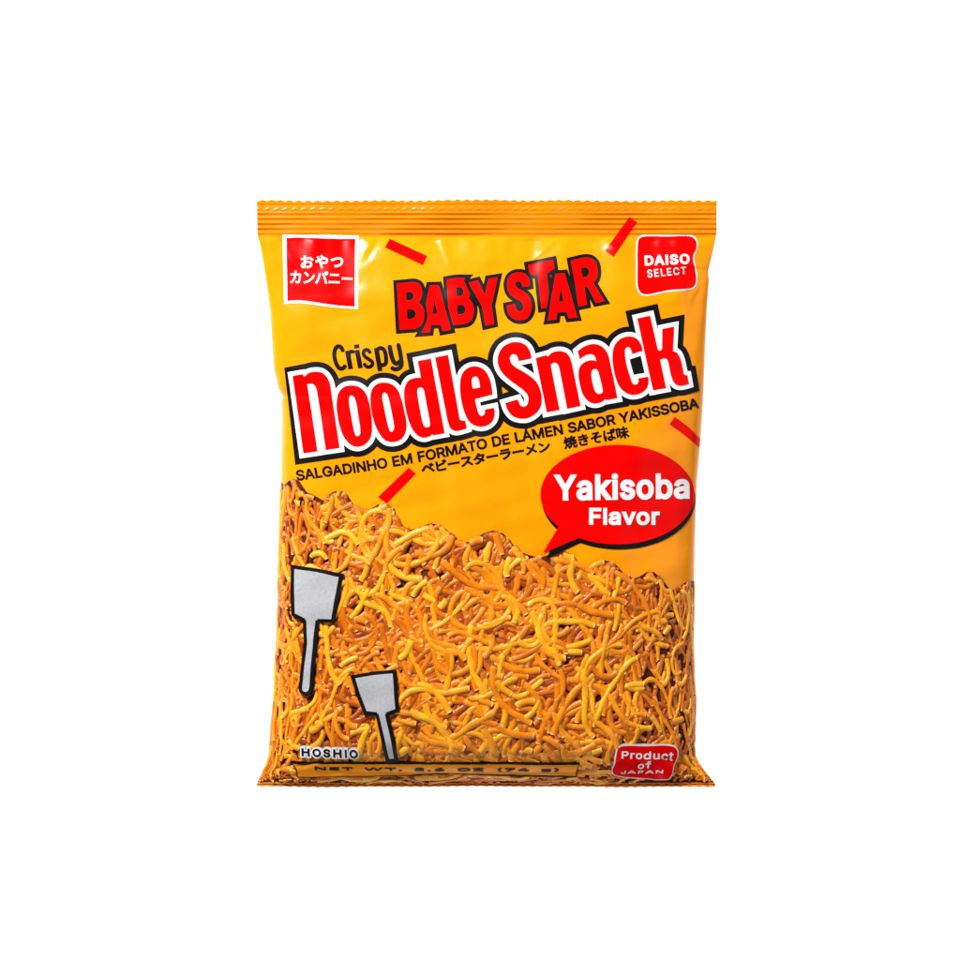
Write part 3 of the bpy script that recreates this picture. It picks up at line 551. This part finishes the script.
# ------------------------------------------------------------------ big title
TT = [
 ('284,364', '92,120* 195,103* 212,128* 255,92 325,80 390,92 440,140 468,205 480,280* 565,842* 425,862* 338,290 318,225 285,200 240,203* 345,875* 202,896*', []),
 ('284,364', '690,218 765,238 820,290 858,390 880,510 888,640 872,740 820,802 745,830 675,810 610,740 562,620 538,490 534,380 556,285 610,232', ['680,318 708,340 730,405 750,530 768,650 765,705 742,725 720,708 700,640 678,510 658,390 660,335']),
 ('350,350', '350,330 425,348 482,402 522,500 550,620 570,720 563,820 515,895 430,922 350,900 285,815 240,700 215,580 210,470 228,395 280,343', ['350,430 376,450 400,530 428,660 446,765 442,800 422,820 400,800 374,710 345,570 328,480 332,445']),
 ('350,350', '680,118* 812,92* 948,835* 835,855* 822,845* 795,866 735,878 670,848 612,765 568,630 546,490 550,390 588,312 650,285 712,282*', ['705,380 732,392 748,440 775,590 802,740 795,768 765,776 740,755 718,680 692,540 676,425 684,390']),
 ('410,345', '252,132* 382,106* 490,700* 500,745 520,758 552,757* 570,838* 500,858 450,862 408,838 380,775 362,690*', []),
 ('410,345', '825,500* 815,420 792,330 740,252 650,218 568,242 515,310 500,420 512,550 545,680 602,780 690,820 770,808 825,762 845,700 840,630* 745,650* 745,690 716,712 688,690 668,630 650,545*', ['655,322 682,345 698,430* 630,442* 618,380 624,335']),
 ('490,330', '412,292* 395,215 350,155 275,128 195,138 120,185 80,265 78,345 112,425 180,495 280,570 345,622 378,672 378,725 362,758 330,770 300,755 285,720 275,698* 148,735* 175,805 222,862 290,888 372,885 450,842 500,775 513,700 502,615 468,535 410,475 320,415 240,368 207,325 198,285 212,256 238,249 265,265 280,300 285,318*', []),
 ('490,330', '452,288* 560,258* 575,272* 620,232 690,218 750,232 790,275 815,350* 900,765* 765,795* 690,400 672,350 640,332 602,350* 692,805* 562,830*', []),
 ('550,325', '270,270* 330,225 410,198 480,205 540,245 580,320* 668,735* 560,755* 542,748* 500,778 430,790 370,762 318,690 290,590 278,490 295,420 345,375 410,358 455,366* 442,325 410,300 350,310 292,350*', ['440,445 466,457 482,500 520,660 510,685 475,692 445,668 420,590 405,500 414,460']),
 ('605,300', '372,510* 350,445 310,392 240,370 160,388 95,448 68,540 75,680 108,810 160,900 240,950 320,948 390,910 425,850 425,770* 320,790* 325,825 300,850 270,840 245,780 205,640 190,520 203,482 230,475 250,500 265,545*', []),
 ('605,300', '315,190* 445,160* 518,490* 530,508 550,508 563,490* 565,295* 685,270* 672,515* 715,535 745,590 772,700 782,745 815,755* 830,842* 740,860 690,840 655,770 625,630 602,590 542,600* 602,885* 472,910*', []),
]
lets = []
for o_, s, hs in TT:
    ox, oy = org(o_)
    lets.append([orient(path(s, ox, oy))] + [orient(path(h, ox, oy), -1) for h in hs])
def clipx(P, x0): P = P.copy(); P[:, 0] = np.maximum(P[:, 0], x0); return P
to = decal('title_outline', [clipx(offset(l[0], 9.9, 1.9), 284.6) for l in lets] + [roundbox(630, 357, 645, 374, 1)], M['black'], bag, .3, 2.4)
decal('title_border', [offset(l[0], 4.3, 2.2) for l in lets], M['white'], to, .62, 2.4)
for l in lets: decal('title_letter', l, M['red'], to, .94, 2.4)

# ------------------------------------------------------------------ small word above the title, drawn with a round pen
CR = [('181,206 158,172 125,172 99,225 108,310 140,378 175,390 203,368', 42), ('228,212* 262,395*', 48), ('244,258 260,222 286,223', 36), ('325,205* 360,386*', 48), ('318,150* 325,188*', 52),
      ('452,226 424,203 392,220 398,262 440,296 480,330 466,366 430,374 402,350', 37), ('516,185* 556,416*', 48), ('528,205 556,186 595,206 614,280 606,345 560,356', 41),
      ('652,175* 680,300 712,340 752,322', 46), ('738,158* 768,320 760,375 715,398 678,388', 44)]
decal('small_word', [stroke(path(s, 325, 330, closed=False), w / 10, 'flat' if '*' in s.split()[0] and len(s.split()) == 2 else 'round') for s, w in CR], M['black'], bag, .3, 2)

# ------------------------------------------------------------------ caption lines
decal('caption', text('SALGADINHO EM FORMATO DE LÁMEN SABOR YAKISSOBA', 298, 480.3, 698.3, 407.6, 9.5, .58, space=210, track=-8, curve=lambda x: np.interp(x, [298, 330, 365, 400, 430, 470, 515, 570, 628, 698], [0, 1.5, 3, 3.6, 3.3, 2.3, 1.7, 1.8, 1.2, 0])), M['black'], bag, .3, 2)
decal('japanese_caption', text('ベビースターラーメン', 423, 474, 550, 451, 10.2, .62, jp=True, track=-18), M['black'], bag, .3, 2)
decal('japanese_caption', text('焼きそば味', 564.5, 449.2, 628.5, 437.5, 11.6, .5, jp=True, track=-8), M['black'], bag, .3, 2)

# ------------------------------------------------------------------ square badge
b1 = decal('square_badge', [orient(path('25,45* 400,50* 790,57* 786,400* 786,795* 690,790 600,783 400,760 280,742 180,735 45,745* 35,400*', 280, 230))], M['white'], bag, .3)
decal('badge_field', [orient(path('65,80* 180,76 400,86 752,90* 750,420* 751,768* 600,760 460,742 350,725 190,706 78,712* 72,400*', 280, 230))], M['red'], b1, .62)
decal('badge_lettering', text('おやつ', 301.5, 268.6, 343, 268.4, 12.6, .42, jp=True, track=30), M['white'], b1, .94, 2)
decal('badge_lettering', text('カンパニー', 291, 283.2, 352.6, 285.4, 12.2, .28, jp=True, track=-10), M['white'], b1, .94, 2)

# ------------------------------------------------------------------ rounded badge
P = orient(path('155,102 400,102 620,100 672,128 698,180 690,250 664,305 662,360 682,440 690,560 668,622 610,652 400,672 180,714 112,692 78,620 76,420 82,180 105,125', 628, 225))
b2 = decal('rounded_badge', [P], M['white'], bag, .3)
decal('badge_field', [offset(P, -1.5)], M['red'], b2, .62)
decal('badge_lettering', text('DAISO', 645.2, 265.6, 688.8, 263.6, 9.0, .6, track=60), M['white'], b2, .94, 2)
decal('badge_lettering', text('SELECT', 647.3, 278, 686, 274.4, 7.4, .16, track=90), M['white'], b2, .94, 2)

# ------------------------------------------------------------------ speech bubble
def bubble(dx=0, dy=0, tip=(542.3, 552.6)):
    A = np.linspace(0, 2 * math.pi, 73)[:-1]; cx, cy, rx, ry = 616.9 + dx, 494.5 + dy, 76.8, 49.6
    P = [(cx + rx * math.cos(t) , cy + ry * math.sin(t)) for t in A]
    a0, a1 = math.radians(122), math.radians(139)
    Q = [p for p, t in zip(P, A) if not a0 < t < a1]
    i = next(k for k, t in enumerate([t for t in A if not a0 < t < a1]) if t >= a1)
    Q.insert(i, (tip[0], tip[1]))
    return orient(np.array(Q))
UB = 1.0
bb = decal('speech_bubble', [bubble()], M['red'], bag, UB)
decal('bubble_shadow', [bubble(1.2, 5.0, (545.8, 558.0))], M['black'], bb, UB - .4)
decal('bubble_lettering', text('Yakisoba', 555.6, 499.2, 687.2, 497.4, 23.0, 1.3, track=22), M['white'], bb, UB + .4, 2)
decal('bubble_lettering', text('Flavor', 589.2, 523.6, 657.6, 523.8, 15.2, .95, track=22), M['white'], bb, UB + .4, 2)

# ------------------------------------------------------------------ two printed griddle scrapers
for s in ('296.7,567* 320,570.5* 342.6,575* 339,596* 334.6,619.6* 319.5,619* 317.2,642* 313.8,686* 312,691 308.5,692.8 304.5,691 303.6,686* 308.8,642* 308,618.6* 297.2,613.5* 296.5,590*',
          '354.4,676* 374,672.8* 395,671* 396.5,690* 398,707.6* 387.8,711.8* 392,733* 396,755.4* 388.4,756.2* 383.5,735* 378.3,712.3* 366.5,711.5* 360,694*'):
    P = orient(path(s, 0, 0, 1.0))
    sp = decal('scraper_picture', [offset(P, 2.2, 1.6)], M['black'], bag, UP)
    decal('scraper_face', [offset(P, -1.5, 1.6)], M['grey'], sp, UP + .35)

# ------------------------------------------------------------------ name, weight strip, origin badge
T = text('HOSHIO', 304, 753.3, 358.4, 753.6, 7.2, .5, track=110)
h = decal('name_halo', [offset(q, 1.25, 1.5) for q in T if area(q) > 0], M['white'], bag, UP, 2)
decal('name_lettering', T, M['black'], h, UP + .35, 2)
BN = orient(path('293.8,759.7* 400,759.2* 500,759.4* 579,759.8* 577,766* 576.6,773* 500,771.8* 450,770.2* 400,771.6* 340,772.8* 298,773.8* 296.6,767*', 0, 0, 1.0))
ws = decal('weight_strip', [offset(BN, .55)], M['black'], bag, UP - .9, 1.6)
decal('strip_field', [offset(BN, -.55)], M['orange'], ws, UP - .5, 1.6)
decal('strip_lettering', text('NET WT. 2.6 OZ (74 g)', 316, 765.2, 558, 765.8, 2.3, .4, space=380, track=50), M['black'], ws, UP - .15, 1.6)
OB = orient(path('622,741.8 646,742.2 668,742.5 674.5,745.5 676.4,753 673.5,764 670,774.5 665,777.2 645,775.6 622,773.6 613.5,771 610.8,766 613.2,760 614.3,752 616.5,744.2', 0, 0, 1.0))
ob = decal('origin_badge', [OB], M['white'], bag, UP - .9, 1.6)
decal('badge_field', [offset(OB, -1.1)], M['red'], ob, UP - .55, 1.6)
decal('badge_lettering', text('Product', 620.4, 755.0, 671, 756.6, 7.0, .3, track=50), M['white'], ob, UP - .2, 1.6)
decal('badge_lettering', text('of', 637, 764.4, 649.6, 763.9, 5.8, .22, track=60), M['white'], ob, UP - .2, 1.6)
decal('badge_lettering', text('JAPAN', 619.6, 768.6, 662, 769.8, 2.8, .1, track=90), M['white'], ob, UP - .2, 1.6)

# ------------------------------------------------------------------ white surface, light, camera
wm = mat('glowing_white', (.9, .9, .9), .6, .1)
wb = wm.node_tree.nodes['Principled BSDF']; wb.inputs['Emission Color'].default_value = (1, 1, 1, 1); wb.inputs['Emission Strength'].default_value = EMIT  # glow added to the surface so the bag's shadow washes out to white
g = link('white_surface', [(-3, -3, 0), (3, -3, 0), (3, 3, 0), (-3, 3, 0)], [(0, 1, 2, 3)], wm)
g['kind'] = 'structure'; g['label'] = 'plain white surface under the bag, with an added glow'

w = bpy.data.worlds.new('World'); scene.world = w; w.use_nodes = True
w.node_tree.nodes['Background'].inputs[0].default_value = (1, 1, 1, 1); w.node_tree.nodes['Background'].inputs[1].default_value = WORLD
def lamp(name, loc, size, power, target=(0, 0, 0)):
    L = bpy.data.lights.new(name, 'AREA'); L.shape = 'RECTANGLE'; L.size, L.size_y = size; L.energy = power
    o = bpy.data.objects.new(name, L); COL.objects.link(o); o.location = loc
    o.rotation_euler = (Vector(target) - Vector(loc)).to_track_quat('-Z', 'Y').to_euler()
    return o
for a in LAMPS: lamp(*a)

cam = bpy.data.cameras.new('camera'); co_ = bpy.data.objects.new('camera', cam); COL.objects.link(co_)
D = 2.6; zf = Z0 * S
co_.location = (0, 0, D + zf); cam.sensor_width = 36; cam.lens = 36 * D / (960 * S); cam.clip_end = 50
scene.camera = co_
scene.view_settings.view_transform = 'Standard'; scene.view_settings.look = 'None'
scene.view_settings.exposure = 0; scene.view_settings.gamma = 1
